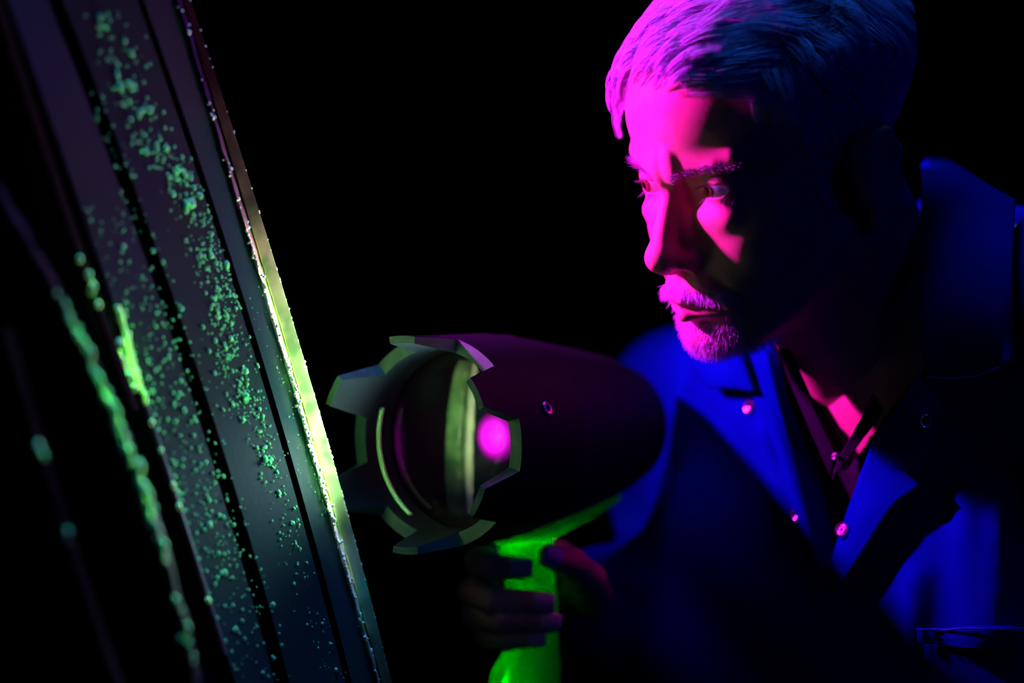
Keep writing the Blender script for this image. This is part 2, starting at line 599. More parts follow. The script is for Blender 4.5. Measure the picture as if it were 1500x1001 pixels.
loft('outer_lip', [(L6, 10, 0.004), (L6, 4, -0.003), (L6, -5, -0.003), (L6, -10, 0.004), (L6, -10, 0.05), (L6, 10, 0.05)], M['steel_dark'], noise=0.0006)
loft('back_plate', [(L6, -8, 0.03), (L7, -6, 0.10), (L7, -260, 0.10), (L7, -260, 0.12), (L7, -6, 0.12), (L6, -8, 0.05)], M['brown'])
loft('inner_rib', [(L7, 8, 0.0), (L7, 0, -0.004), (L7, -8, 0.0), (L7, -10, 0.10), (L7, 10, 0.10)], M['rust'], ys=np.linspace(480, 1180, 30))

# drilled hole in the middle panel (collar and dark bore)
hc = W(352, 567, base_depth(567) - 0.0545)
hn = np.cross(G1l.at(600) - G1l.at(500), G2r.at(550) - G1l.at(550)); hn /= np.linalg.norm(hn)
if hn[1] > 0: hn = -hn
ha = np.cross(hn, (0, 0, 1)); ha /= np.linalg.norm(ha); hb = np.cross(hn, ha)
place = lambda r, t, h: hc + ha * r * math.cos(t) + hb * r * math.sin(t) + hn * h
V, Fs = lathe([(0.0062, -0.002), (0.0058, 0.0012), (0.0040, 0.0014), (0.0034, -0.001), (0.0034, -0.004), (0.0001, -0.004)], 20, place)
o = obj('drilled_hole', V, Fs, [M['rust']], rail, rail_org, sharp=40); o['label'] = 'small dark drilled hole with a thin collar'
# bolt head on the left side, close to the camera
bc = W(22, 758, base_depth(758) - 0.21)
place = lambda r, t, h: bc + np.array([r * math.cos(t), -h, r * math.sin(t)])
V, Fs = lathe([(0.028, 0), (0.028, 0.006), (0.021, 0.009), (0.019, 0.004), (0.0001, 0.004)], 28, place)
obj('bolt_boss', V, Fs, M['steel_dark'], rail, rail_org, sharp=40)

# ---- green particle clumps
ICO = None


def ico():
    global ICO
    if ICO is None:
        import bmesh
        bm = bmesh.new(); bmesh.ops.create_icosphere(bm, subdivisions=1, radius=1.0)
        ICO = (np.array([v.co[:] for v in bm.verts]), np.array([[v.index for v in f.verts] for f in bm.faces]))
        bm.free()
    return ICO


class Clumps:
    def __init__(s): s.V = []; s.F = []; s.n = 0

    def add(s, p, r, squash=None, stretch=1.0):
        v, f = ico()
        q = v * (1 + rng.normal(0, 0.12, (len(v), 1))) * r
        q[:, 2] *= stretch
        if squash is not None:
            q = q - np.outer(q @ squash, squash) * 0.55
        s.V.append(q + p); s.F.append(f + s.n); s.n += len(v)

    def build(s, name, m, label):
        o = obj(name, np.concatenate(s.V), np.concatenate(s.F), m, rail, rail_org)
        o['kind'] = 'stuff'; o['label'] = label
        return o


def between(A, B, y, f, lift=0.0007):
    pa, pb = A.at(y), B.at(y)
    p = pa + (pb - pa) * f
    n = np.cross(A.at(y + 20) - pa, pb - pa); n /= np.linalg.norm(n)
    if n[1] > 0: n = -n
    return p + n * lift, n


px1 = 1.42 / F
cl = Clumps()
for _ in range(980):                      # the dense stream left of the narrow groove
    y = rng.choice([rng.uniform(20, 1000), rng.normal(470, 170)])
    wob = 0.33 + 0.13 * math.sin(y / 75.0) + 0.14 * (y < 230)
    f = abs(rng.normal(wob, 0.17))
    if y > 620: f = abs(rng.normal(0.28, 0.15))
    if f > 0.9 or rng.random() < (0.55 if y > 700 else 0.25 if y > 620 else 0.05): continue
    p, n = between(G1l, G2r, y, f)
    r = px1 * min(6.0, rng.lognormal(0.34, 0.5)) * (1.5 if y < 300 else 1.0)
    cl.add(p, r, n)
    if rng.random() < 0.3: cl.add(p + rng.normal(0, 0.0014, 3) * np.array([1, 0.2, 1]), r * 0.8, n)
for _ in range(620):                       # third panel
    y = rng.uniform(300, 1000); f = rng.random()
    if rng.random() < (0.6 if y > 900 else 0.15): continue
    if y < 440 and rng.random() < 0.55: continue
    p, n = between(G2l, L4, y, f)
    cl.add(p, px1 * min(5.5, rng.lognormal(0.45, 0.5)), n)
for _ in range(160):                       # along the wide groove
    y = rng.uniform(120, 1000)
    p, n = between(G2r, G2l, y, rng.choice([rng.normal(-0.05, 0.12), rng.normal(0.8, 0.15)]), 0.001)
    cl.add(p, px1 * min(4.5, rng.lognormal(0.45, 0.45)), n)
for _ in range(60):                        # few on the first panel
    y = rng.uniform(420, 760); p, n = between(L1a, G1r, y, rng.random() ** 1.5)
    cl.add(p, px1 * min(3, rng.lognormal(0.1, 0.4)), n)
for _ in range(36):                        # ring round the drilled hole
    a = rng.uniform(0, 6.28); cl.add(hc + (ha * math.cos(a) + hb * math.sin(a)) * rng.normal(0.0068, 0.0012) + hn * 0.001, px1 * rng.uniform(1.5, 3.2), hn)
cl.build('particle_clumps', M['dye'], 'scattered green particle clumps on the panels')

ed = Clumps()
for y in np.arange(0, 1000, 2.6):          # beads on the two bright edges
    w = math.exp(-((y - 640) / 260.0) ** 2)
    if rng.random() < 0.12 + 0.8 * w:
        ed.add(L0.at(y, rng.normal(-1.5, 1.0), -0.0006), px1 * rng.uniform(0.9, 1.7 + 0.8 * w))
    if rng.random() < 0.14 + 0.8 * w:
        ed.add(L1a.at(y, rng.normal(4, 2.2), -0.0036), px1 * rng.uniform(1.0, 2.0 + 2.0 * w))
ed.build('edge_clumps', M['dye_edge'], 'pale yellow-green particle clumps along the outer edge')

fr = Clumps()
for y in np.arange(425, 990, 5.0):         # heavy beads on the near lip
    w = math.exp(-((y - 660) / 150.0) ** 2)
    if rng.random() < 0.40 + 0.6 * w:
        fr.add(L6.at(y, rng.normal(2, 4), -0.004), px1 * rng.uniform(1.8, 3.4 + 2.6 * w), stretch=1.7)
for y in np.concatenate([np.arange(452, 590, 8.0), np.array([620, 660, 712, 742, 880])]):
    fr.add(L4.at(y, rng.normal(-1 if y > 500 else 3, 1.5), -0.005), px1 * rng.uniform(4.0, 6.0 if y < 560 else 4.5), stretch=1.4)
for y in np.arange(505, 575, 8.0):
    fr.add(L4.at(y, rng.normal(-17, 2.5), -0.012), px1 * rng.uniform(4.5, 7.5), stretch=1.5)
for y in (380, 402, 421, 428, 446):
    fr.add(L5.at(y, rng.normal(0, 2), -0.005), px1 * rng.uniform(3.5, 5.5), stretch=1.4)
for y in (655, 668, 780, 790):
    fr.add(L7.at(y, rng.normal(0, 2), -0.006), px1 * rng.uniform(3, 4.5), stretch=1.8)
fr.build('lip_clumps', M['dye_bright'], 'large soft green particle clumps on the near lips')

# ------------------------------------------------------------------ the inspection lamp
lamp_org = LP(0, 0, -0.1)
lamp = empty('inspection_lamp', lamp_org)
tag(lamp, 'dark pistol-grip inspection lamp with six-toothed bezel and green handle, in the man\'s hand', 'lamp')
TOOTH = 76.0 / 1.0 * PX * 0.985
angs = []
for k in range(6):
    c = 30 + 60 * k
    angs += [(c + a, 0.0 if abs(a) >= 16 else (1.0 if abs(a) <= 8.7 else (16 - abs(a)) / 7.3)) for a in (-30, -26, -22, -19, -16, -13.5, -11, -8.7, -4.4, 0, 4.4, 8.7, 11, 13.5, 16, 19, 22, 26)]
na = len(angs)
rows = []
t0 = 0.0085
for lv in ('ob', 'o1', 'o2', 'o3', 'i3', 'i2', 'i1', 'ib', 'ic'):
    row = []
    for a, hh in angs:
        th = math.radians(a); H = hh * TOOTH
        rt = LR * (1 + 0.01 * hh)
        ti = t0 - 0.0042 * hh
        r, h = {'ob': (LR * 0.985, -0.058), 'o1': (LR, -0.05), 'o2': (LR, -0.004), 'o3': (rt, H), 'i3': (rt - ti, H), 'i2': (LR - t0, -0.004),
                'i1': (LR - t0 - 0.0005, -0.012), 'ib': (LR * 0.865, -0.0165), 'ic': (LR * 0.845, -0.024)}[lv]
        row.append(LP(r, th, h))
    rows += row
Fs = grid_faces(9, na, closed_m=True)
o = obj('bezel', rows, Fs, [M['bezel'], M['bezel_edge'], M['plastic']], lamp, lamp_org, sharp=28)
for i, p in enumerate(o.data.polygons):
    lv = i // na
    p.material_index = 1 if lv == 3 else (2 if lv < 3 else 0)
fix_normals(o)
o['label'] = 'crown-shaped bezel with six teeth'

V, Fs = lathe([(LR * 0.86, -0.024)] + [(LR * 0.84 * math.sin(t), -0.0245 + 0.0035 * (math.cos(t * 1.0))) for t in np.linspace(math.pi / 2, 0.002, 14)], 72, lambda r, th, h: LP(r, th, h - 0.035 * r * math.cos(th)))
obj('lens', V, Fs, M['glass'], lamp, lamp_org)['label'] = 'dark glass lens'
V, Fs = lathe([(LR * 0.85, -0.0275), (LR * 0.80, -0.030), (LR * 0.74, -0.036), (LR * 0.6, -0.047), (LR * 0.42, -0.057), (LR * 0.22, -0.063), (LR * 0.12, -0.0645), (0.0001, -0.0645)], 72, LP)
obj('reflector', V, Fs, M['reflector'], lamp, lamp_org)
prof = [(0.0185 * math.sin(t), -0.0645 + 0.007 * math.cos(t)) for t in np.linspace(math.pi / 2, 0.003, 16)]
V, Fs = lathe(prof, 40, LP)
o = obj('light_emitter', V, Fs, M['led'], lamp, lamp_org); o['label'] = 'glowing magenta light emitter'
pw = o.data.attributes.new('power', 'FLOAT', 'POINT')
pw.data.foreach_set('value', np.repeat([9.0 * max(0.0, 1 - r / 0.0185) ** 2.4 for r, h in prof], 40).astype(np.float32))
V, Fs = tube([LP(LR * 0.885, math.radians(a), -0.0128) for a in np.linspace(160, 236, 40)], 0.0022, 10)
obj('seal_strip', V, Fs, M['seal'], lamp, lamp_org)['label'] = 'thin pale yellow-green curved strip inside the bezel'
V, Fs = lathe([(LR * 0.975, -0.052), (LR * 0.985, -0.066), (LR * 0.96, -0.072), (LR * 0.93, -0.09), (LR * 0.84, -0.13), (LR * 0.74, -0.17), (LR * 0.62, -0.197), (LR * 0.48, -0.211), (LR * 0.28, -0.218), (0.0001, -0.2195)], 64, LP)
o = obj('lamp_body', V, Fs, M['plastic'], lamp, lamp_org, sharp=50); fix_normals(o)
for a in (18, 138, 258):
    c = LP(LR * 1.0, math.radians(a), -0.03)
    nr = LS * math.cos(math.radians(a)) + LU * math.sin(math.radians(a)); tg = np.cross(nr, LN)
    pl = lambda r, t, h, c=c, nr=nr, tg=tg: c + tg * r * math.cos(t) + LN * r * math.sin(t) + nr * h
    V, Fs = lathe([(0.0046, -0.001), (0.0046, 0.0009), (0.0038, 0.0016), (0.0022, 0.0012), (0.002, -0.0004), (0.0001, -0.0004)], 18, pl)
    obj('screw', V, Fs, M['screw'], lamp, lamp_org, sharp=40)

# handle: rounded tapering grip, built from cross-section stations (px centre, y, half width px, half depth)
HD = 1.585
st = [(772, 742, 60, 0.020), (770, 770, 52, 0.020), (770, 795, 42, 0.019), (774, 830, 38, 0.019), (779, 880, 37, 0.019), (782, 930, 37, 0.019),
      (780, 958, 40, 0.020), (778, 975, 45, 0.021), (778, 1003, 43, 0.021), (780, 1040, 44, 0.022), (781, 1062, 36, 0.019)]
V = []
NHS = 28
fore = np.array([-0.8, -0.2, 0]); fore = LN * np.array([1, 1, 0]); fore /= np.linalg.norm(fore)
latr = np.array([fore[1], -fore[0], 0.0]) * -1
for cx, cy, hw, hd in st:
    c = W(cx, cy, HD + (cy - 880) * 0.00003)
    a = hw * HD / F * 1.05
    for k in range(NHS):
        t = 2 * math.pi * k / NHS
        ct, s_ = math.cos(t), math.sin(t)
        e = 0.72
        u = math.copysign(abs(ct) ** e, ct) * a
        v = math.copysign(abs(s_) ** e, s_) * hd
        V.append(c + np.array([1, 0, 0]) * u * 0.92 + np.array([0, 1, 0]) * v + np.array([0, 0.35, 0]) * u)
Fs = grid_faces(len(st), NHS, closed_m=True) + [tuple(range(NHS))[::-1], tuple((len(st) - 1) * NHS + k for k in range(NHS))]
o = obj('handle', V, Fs, M['handle'], lamp, lamp_org, sharp=60); fix_normals(o)
o['label'] = 'bright green fluorescent grip'
# raised ridge that runs back under the body
V, Fs = tube([W(727, 792, 1.555), W(752, 778, 1.56), W(790, 776, 1.575), W(830, 760, 1.60), W(868, 744, 1.62), W(902, 727, 1.64)], [0.004, 0.0085, 0.010, 0.0075, 0.006, 0.0045], 12)
o = obj('handle_spine', V, Fs, M['handle'], lamp, lamp_org); fix_normals(o); o['label'] = 'green spine under the lamp body'
V, Fs = tube([W(728, 1010, 1.575), W(735, 985, 1.572), W(748, 966, 1.572), W(770, 955, 1.575)], [0.006, 0.0065, 0.0075, 0.008], 12)
o = obj('finger_stop', V, Fs, M['handle'], lamp, lamp_org); fix_normals(o)

# ------------------------------------------------------------------ the man: head (local mm: x his left, y back, z up)
HY, HP, HR = math.radians(-56.5), math.radians(21), math.radians(6.5)
HSC = 0.94
HT = np.array([0.1605, 1.50, CAMZ + 0.1215])
cy_, sy_ = math.cos(HY), math.sin(HY)
HM = (np.array([[cy_, -sy_, 0], [sy_, cy_, 0], [0, 0, 1]])
      @ np.array([[1, 0, 0], [0, math.cos(HP), -math.sin(HP)], [0, math.sin(HP), math.cos(HP)]])
      @ np.array([[math.cos(HR), 0, math.sin(HR)], [0, 1, 0], [-math.sin(HR), 0, math.cos(HR)]]))


def h2w(P):
    return (np.asarray(P, float) * HSC / 1000.0) @ HM.T + HT


def w2h(P):
    return ((np.asarray(P, float) - HT) @ HM) * 1000.0 / HSC


H = Sculpt((-100, -135, -200), (100, 165, 135), 1.5)
H.ell((0, 14, 42), (76, 101, 76))
H.ell((0, -26, 38), (66, 68, 60), 14)
H.ell((0, -34, -34), (61, 57, 70), 16)
H.ell((0, -40, -74), (49, 48, 42), 14)
H.cap((52, 8, -62), (24, -68, -100), 14, 13, 16, mirror=True)
H.ell((0, -80, -101), (22, 17, 16), 12)
H.ell((45, -54, -28), (16, 16, 15), 14, mirror=True)
H.ell((34, -64, -42), (19, 17, 25), 12, mirror=True)
H.cap((9, -85.5, 13.5), (46, -70, 18), 9.0, 8.0, 8, mirror=True)
H.cap((12, -87.5, 11.5), (38, -80.5, 14), 3.4, 3.0, 5, mirror=True)
H.ell((0, -87, 17), (13, 9, 13), 8)
# muzzle
H.ell((0, -74, -70), (35, 25, 25), 14)
# eye sockets
H.ell((31, -92, -2), (17, 15, 11.5), 9, 'sub', mirror=True)
H.cap((12, -91, 2), (15, -91, -8), 6, 6, 7, 'sub', mirror=True)
# nose
H.cap((0, -84, 6), (0, -107, -37.5), 6.5, 9.0, 7)
H.ell((7.5, -87, -27), (7.5, 10, 18), 5, mirror=True)
H.ell((0, -107.5, -40), (11, 11.5, 10), 5)
H.ell((10.4, -95, -46), (6.4, 9, 6.8), 5, mirror=True)
H.cap((0, -107, -47), (0, -96, -52), 4.5, 5, 4)
H.ell((7, -101, -54), (4.2, 6.5, 4.6), 2.5, 'sub', mirror=True)
H.cap((19.5, -91, -43), (18.5, -92, -53), 1.3, 1.3, 4, 'sub', mirror=True)
# lids: a shell over each eyeball with a slit
EY = (32.0, -70.5, 0.0)
H.ell(EY, (14.2, 14.0, 13.6), 4.5, mirror=True)
H.ell((EY[0] + 0.5, -84.5, -1.8), (15.5, 9.5, 4.2), 1.3, 'sub', rot=(-4, 'Y'), mirror=True)
H.cap((20, -84.6, 8.2), (43, -80, 7.6), 0.7, 0.7, 1.6, 'sub', mirror=True)       # upper lid crease
H.cap((20, -83, -11), (40, -79, -14), 0.8, 0.6, 5, 'sub', mirror=True)       # pouch under the eye
H.ell((31, -77.5, -20), (15, 8, 9), 8, mirror=True)
# mouth
H.cap((0, -99.5, -70.5), (23, -88, -76.5), 4.6, 2.6, 4, mirror=True)
H.cap((0, -98, -82.5), (20, -89, -80.5), 5.8, 3.2, 4, mirror=True)
H.cap((0, -105.5, -76.3), (26, -90, -78.5), 1.7, 1.8, 2.2, 'sub', mirror=True)
H.cap((0, -101, -58), (0, -104, -66), 1.8, 2.2, 5, 'sub')
H.cap((21, -94, -52), (37, -79, -80), 2.2, 1.8, 8, 'sub', mirror=True)
H.cap((0, -99, -92), (12, -94, -91), 2.0, 2.0, 8, 'sub', mirror=True)
# frown lines
H.cap((4.5, -97.5, 6), (6.0, -99, 26), 0.9, 0.5, 3.0, 'sub')
H.cap((-6, -98, 9), (-7, -99, 24), 0.7, 0.5, 3, 'sub')
H.cap((15, -97, 18), (17, -97, 34), 0.8, 0.5, 5, 'sub')
H.ell((10.5, -92.5, 17), (5, 3.5, 12), 5)
H.ell((-1.5, -94, 15), (4, 3.5, 12), 4)
# neck
H.cap((0, 30, -50), (0, 78, -200), 56, 60, 22)
H.cap((0, -8, -115), (0, 22, -200), 22, 26, 20)
H.cap((60, 34, -46), (20, 10, -200), 12, 12, 14, mirror=True)
# ears
H.ell((77, 18, -22), (8, 19, 31), 4, rot=(10, 'X'), mirror=True)
H.ell((88, 12, -26), (6, 7, 13), 4, 'sub', mirror=True)
H.ell((76, 24, 0), (7, 15, 10), 4, mirror=True)
H.chain([(80, 5, -8), (82, 13, 5), (83, 26, 5), (83, 33, -10), (81, 28, -32), (79, 14, -48)], [3, 3.4, 3.6, 3.4, 3, 3.6], 2.5, mirror=True)
H.ell((78, 9, -50), (4, 6, 7), 3, mirror=True)
HV, HQ = H.mesh(smooth=2)
HN = H.normals(HV)

# ------------------------------------------------------------------ torso, arms (world metres)
tf = np.array([-0.68, -0.733, 0.0])          # the way his chest points
tl = np.array([0.733, -0.68, 0.0])           # to his left
Rsh = W(1040, 640, 1.73); Lsh = W(1690, 505, 1.46)
mid = (Rsh + Lsh) / 2
Rsh = W(1040, 640, 1.80)
NB = h2w([(0, 62, -165)])[0]
chest = mid + np.array([0.0, 0.03, -0.20])
hip = mid + np.array([0.09, 0.12, -0.56])
Rel = W(985, 1110, 1.83); Rwr = W(893, 905, 1.655)
Lel = Lsh + np.array([0.10, 0.06, -0.30]); Lwr = Lel + np.array([-0.18, 0.02, -0.20])
tang = math.degrees(math.atan2(tl[1], tl[0]))


def rot_ell(S, c, r, k):
    R_ = np.array([tl, -tf, [0, 0, 1]])
    def fn(x, y, z):
        x = x - c[0]; y = y - c[1]; z = z - c[2]
        u = (R_[0, 0] * x + R_[0, 1] * y + 0 * z) / r[0]; v = (R_[1, 0] * x + R_[1, 1] * y + 0 * z) / r[1]; w = z / r[2]
        k0 = np.sqrt(u * u + v * v + w * w)
        k1 = np.sqrt((u / r[0]) ** 2 + (v / r[1]) ** 2 + (w / r[2]) ** 2) + 1e-9
        return k0 * (k0 - 1) / k1
    m = max(r)
    S.apply(fn, c - m, c + m, k, 'add')


def torso(S, g, arms=True):
    """g: how far the surface stands off the skin"""
    rot_ell(S, chest, (0.185 + g, 0.125 + g, 0.25 + g), 0.03)
    rot_ell(S, chest + tf * 0.005 + tl * 0.07 + np.array([0, 0, 0.03]), (0.09 + g, 0.10 + g, 0.11 + g), 0.05)
    rot_ell(S, chest + tf * 0.03 - tl * 0.07 + np.array([0, 0, 0.03]), (0.09 + g, 0.10 + g, 0.11 + g), 0.05)
    S.cap(Rsh, Lsh, 0.062 + g, 0.066 + g, 0.05)
    S.cap(NB + np.array([0, 0, -0.02]), Rsh, 0.055 + g, 0.05 + g, 0.05)
    S.cap(NB + np.array([0.01, 0.01, -0.005]), Lsh, 0.060 + g, 0.055 + g, 0.05)
    S.cap(W(1392, 372, 1.60), W(1570, 455, 1.53), 0.036 + g, 0.040 + g, 0.05)
    rot_ell(S, (chest + hip) / 2, (0.165 + g, 0.12 + g, 0.26 + g), 0.04)
    rot_ell(S, hip, (0.175 + g, 0.13 + g, 0.15 + g), 0.05)
    if arms:
        S.cap(Rsh, Rel, 0.060 + g, 0.048 + g, 0.03)
        S.cap(Rel, Rwr, 0.046 + g, 0.032 + g, 0.02)
        S.cap(Lsh, Lel, 0.062 + g, 0.050 + g, 0.03)
        S.cap(Lel, Lwr, 0.046 + g, 0.034 + g, 0.02)


feet = np.array([hip[0] + 0.02, hip[1] + 0.02, 0.0])
man_org = feet.copy()
lo_t = np.array([0.03, 1.25, 0.80]); hi_t = np.array([0.62, 2.02, 1.62])
C_ = Sculpt(lo_t, hi_t, 0.004)
torso(C_, 0.016)
# V opening of the coverall, worked out in the chest's own frame (u to his left, w up)
def uw(p):
    return np.array([(p - chest) @ tl, p[2]])
hits = [C_.hit(*q) for q in ((1216, 866), (1122, 505), (1352, 545))]
A, B_, C2 = [uw(p) for p in hits]


def wedge(x, y, z):
    u = (x - chest[0]) * tl[0] + (y - chest[1]) * tl[1] + 0 * z
    w = z + 0 * x + 0 * y
    f = (x - chest[0]) * tf[0] + (y - chest[1]) * tf[1] + 0 * z
    def side(P, Q, sg):
        e = Q - P; n = np.array([e[1], -e[0]]) / np.linalg.norm(e) * sg
        return (u - P[0]) * n[0] + (w - P[1]) * n[1]
    d1 = side(A, B_, 1); d2 = side(A, C2, 1)
    if (C2 - A)[0] * (B_ - A)[1] - (C2 - A)[1] * (B_ - A)[0] > 0:
        d1, d2 = -d1, d2
    else:
        d1, d2 = d1, -d2
    return np.maximum(np.maximum(d1, d2), -(f + 0.02))


# folds: soft cloth waves
def folds(v, x, y, z):
    u = (x - chest[0]) * tl[0] + (y - chest[1]) * tl[1]
    a = 0.0030 * np.sin(38 * u + 14 * z + 2.2 * np.sin(9 * z)) + 0.0022 * np.sin(70 * z + 30 * u + 1.5 * np.sin(22 * u))
    return v + a + 0 * v


C_.full(folds)
for pa, pb, r in (((1418, 705), (1428, 930), 0.007), ((1468, 700), (1458, 925), 0.007), ((1345, 850), (1330, 960), 0.004), ((1128, 640), (1160, 760), 0.006), ((1172, 700), (1196, 800), 0.005), ((1012, 560), (1000, 660), 0.008), ((905, 740), (940, 860), 0.008)):
    a = C_.hit(*pa); b = C_.hit(*pb)
    if a is not None and b is not None:
        C_.cap(a, b, r, r * 0.8, 0.014)
CB = Sculpt(lo_t, hi_t, 0.004); CB.v = C_.v.copy()
g = np.meshgrid(*C_.ax, indexing='ij', sparse=True)
C_.v = np.maximum(C_.v, -wedge(*g).astype(np.float32))
# neck hole
nk0 = h2w([(0, 40, -90)])[0]; nk1 = h2w([(0, 76, -185)])[0]
C_.cap(nk0, nk1, 0.066, 0.068, 0.006, 'sub')
CV, CQ = C_.mesh(smooth=1)

# ---- body skin: head, neck, trunk, arms, hand, legs - one figure
S2 = Sculpt((0.02, 1.2, 0.0), (0.66, 2.1, 1.62), 0.012)
torso(S2, -0.006)
legs = [(hip + tl * 0.09 + np.array([0, 0, -0.05]), 0.085), (hip - tl * 0.09 + np.array([0, 0, -0.05]), 0.085)]
for s_, fwd in ((1, 0.02), (-1, 0.10)):
    hp_ = hip + tl * 0.09 * s_ + np.array([0, 0, -0.04]); kn = np.array([*(feet + tl * 0.11 * s_ + tf * (fwd + 0.05))[:2], 0.48]); an = np.array([*(feet + tl * 0.12 * s_ + tf * fwd)[:2], 0.09])
    S2.chain([hp_, kn, an], [0.085, 0.055, 0.04], 0.03)
    S2.cap(an + np.array([0, 0, -0.045]), an + tf * 0.15 + np.array([0, 0, -0.05]), 0.036, 0.03, 0.02)
BV, BQ = S2.mesh(smooth=1)

# ---- right hand round the grip (world): palm on the far side, finger tips back on the near side
HS = Sculpt((-0.05, 1.49, 1.27), (0.12, 1.72, 1.44), 0.0014)
def hp(px, py, d): return W(px, py, d)
fingers = {
    'index': [(812, 826, 1.630, 10.5), (742, 812, 1.622, 9.8), (702, 822, 1.585, 9.2), (722, 830, 1.556, 8.4), (764, 832, 1.553, 7.2)],
    'middle': [(816, 868, 1.632, 10.5), (740, 862, 1.625, 9.8), (693, 868, 1.585, 9.3), (722, 880, 1.553, 8.6), (795, 883, 1.551, 7.4)],
    'ring': [(818, 904, 1.632, 10), (744, 900, 1.625, 9.4), (697, 900, 1.588, 8.9), (735, 910, 1.554, 8.2), (806, 912, 1.552, 7.0)],
    'little': [(820, 936, 1.632, 8.8), (752, 934, 1.622, 8.2), (714, 930, 1.590, 7.8), (742, 936, 1.558, 7.2), (786, 936, 1.554, 6.2)],
}
for f in fingers.values():
    HS.chain([hp(*q[:3]) for q in f], [q[3] / 1000 for q in f], 0.003)
thumb = [(872, 884, 1.625, 15), (862, 850, 1.590, 11.5), (838, 826, 1.560, 9.6), (806, 816, 1.553, 8.0)]
HS.chain([hp(*q[:3]) for q in thumb], [q[3] / 1000 for q in thumb], 0.004)
pal = [hp(815, 830, 1.636), hp(818, 930, 1.636), hp(880, 900, 1.652)]
HS.cap(pal[0], pal[1], 0.013, 0.012, 0.008)
HS.cap(pal[0], pal[2], 0.015, 0.024, 0.012)
HS.cap(pal[1], pal[2], 0.014, 0.024, 0.012)
HS.cap(hp(850, 862, 1.63), hp(862, 925, 1.645), 0.016, 0.017, 0.010)
HS.cap(pal[2], Rwr, 0.026, 0.028, 0.012)
HS.cap(Rwr, Rwr + (Rel - Rwr) * 0.5, 0.028, 0.034, 0.010)
for f in list(fingers.values()):      # knuckle creases
    for j in (2, 3):
        c = hp(*f[j][:3]); HS.ell(tuple(c), (f[j][3] / 1000 * 1.06,) * 3, 0.002)
PV, PQ = HS.mesh(smooth=1)

nh, nb = len(HV), len(BV)
person_V = np.concatenate([h2w(HV), BV, PV])
person_Q = np.concatenate([HQ, BQ + nh, PQ + nh + nb])
man = obj('person', person_V, person_Q, M['skin'], None, man_org)
tag(man, 'grey-haired goateed man in an open blue coverall, gripping the lamp\'s green handle', 'person')

# nails
for nm, c, dr in (('index', (768, 832), 1), ('middle', (797, 883), 1), ('ring', (808, 912), 1), ('little', (787, 936), 1), ('thumb', (803, 814), -1)):
    f = fingers.get(nm, thumb)
    a, b = hp(*f[-2][:3]), hp(*f[-1][:3])
    t = (b - a) / np.linalg.norm(b - a)
    r = f[-1][3] / 1000
    out = np.array([0.0, -1.0, 0.12]); out -= t * (out @ t); out /= np.linalg.norm(out)
    sd = np.cross(t, out)
    c = b + t * r * 0.15
    V = []
    for i, uu in enumerate(np.linspace(-1, 1, 7)):
        for j, vv in enumerate(np.linspace(-1, 1, 7)):
            ww = vv * 0.92 * math.sqrt(max(0, 1 - 0.35 * uu ** 4))
            V.append(c + t * uu * r * 0.95 + (sd * math.sin(ww) + out * math.cos(ww)) * r * (1.06 if nm != 'x' else 1))
    Fs = grid_faces(7, 7)
    o = obj('fingernail', V, Fs, M['nail'], man, man_org)
    md = o.modifiers.new('thick', 'SOLIDIFY'); md.thickness = 0.0006

# ---- eyes
for sg in (1, -1):
    c = np.array([EY[0] * sg, EY[1], EY[2]])
    gz = np.array([-0.25, -0.96, -0.08]) if sg > 0 else np.array([-0.20, -0.97, -0.08])
    gz /= np.linalg.norm(gz)
    ga = np.cross(gz, (0, 0, 1)); ga /= np.linalg.norm(ga); gb = np.cross(gz, ga)
    R0 = 12.6
    pl = lambda r, t, h: h2w([c + ga * r * math.cos(t) + gb * r * math.sin(t) + gz * h])[0]
    prof = [(R0 * math.sin(a), R0 * math.cos(a)) for a in np.linspace(math.pi - 0.01, 0.47, 24)]
    prof += [(5.2, 11.75), (3.2, 12.2), (0.01, 12.4)]
    V, Fs = lathe(prof, 32, pl)
    e = obj('eyeball', V, Fs, [M['white']], man, man_org); fix_normals(e)
    V, Fs = lathe([(5.75, 11.35), (5.6, 11.9), (4.6, 12.35), (2.4, 12.7)], 28, pl)
    o = obj('iris', V, Fs, M['iris'], e, man_org); fix_normals(o)
    V, Fs = lathe([(2.5, 12.68), (1.4, 12.95), (0.01, 13.0)], 20, pl)
    o = obj('pupil', V, Fs, M['pupil'], e, man_org); fix_normals(o)


# ---- hair
def curves(name, strands, radius, m, parent, label=None, tip=0.25):
    cu = bpy.data.hair_curves.new(name)
    cu.add_curves([len(s_) for s_ in strands])
    P = np.concatenate(strands) - man_org
    cu.position_data.foreach_set('vector', P.astype(np.float32).ravel())
    ra = cu.attributes.get('radius') or cu.attributes.new('radius', 'FLOAT', 'POINT')
    rr = np.concatenate([np.linspace(1, tip, len(s_)) * radius * rng.uniform(0.7, 1.3) for s_ in strands])
    ra.data.foreach_set('value', rr.astype(np.float32))
    cu.materials.append(m)
    o = bpy.data.objects.new(name, cu)
    COL.objects.link(o)
    o.parent = parent
    if label: o['label'] = label
    o['kind'] = 'stuff'
    return o


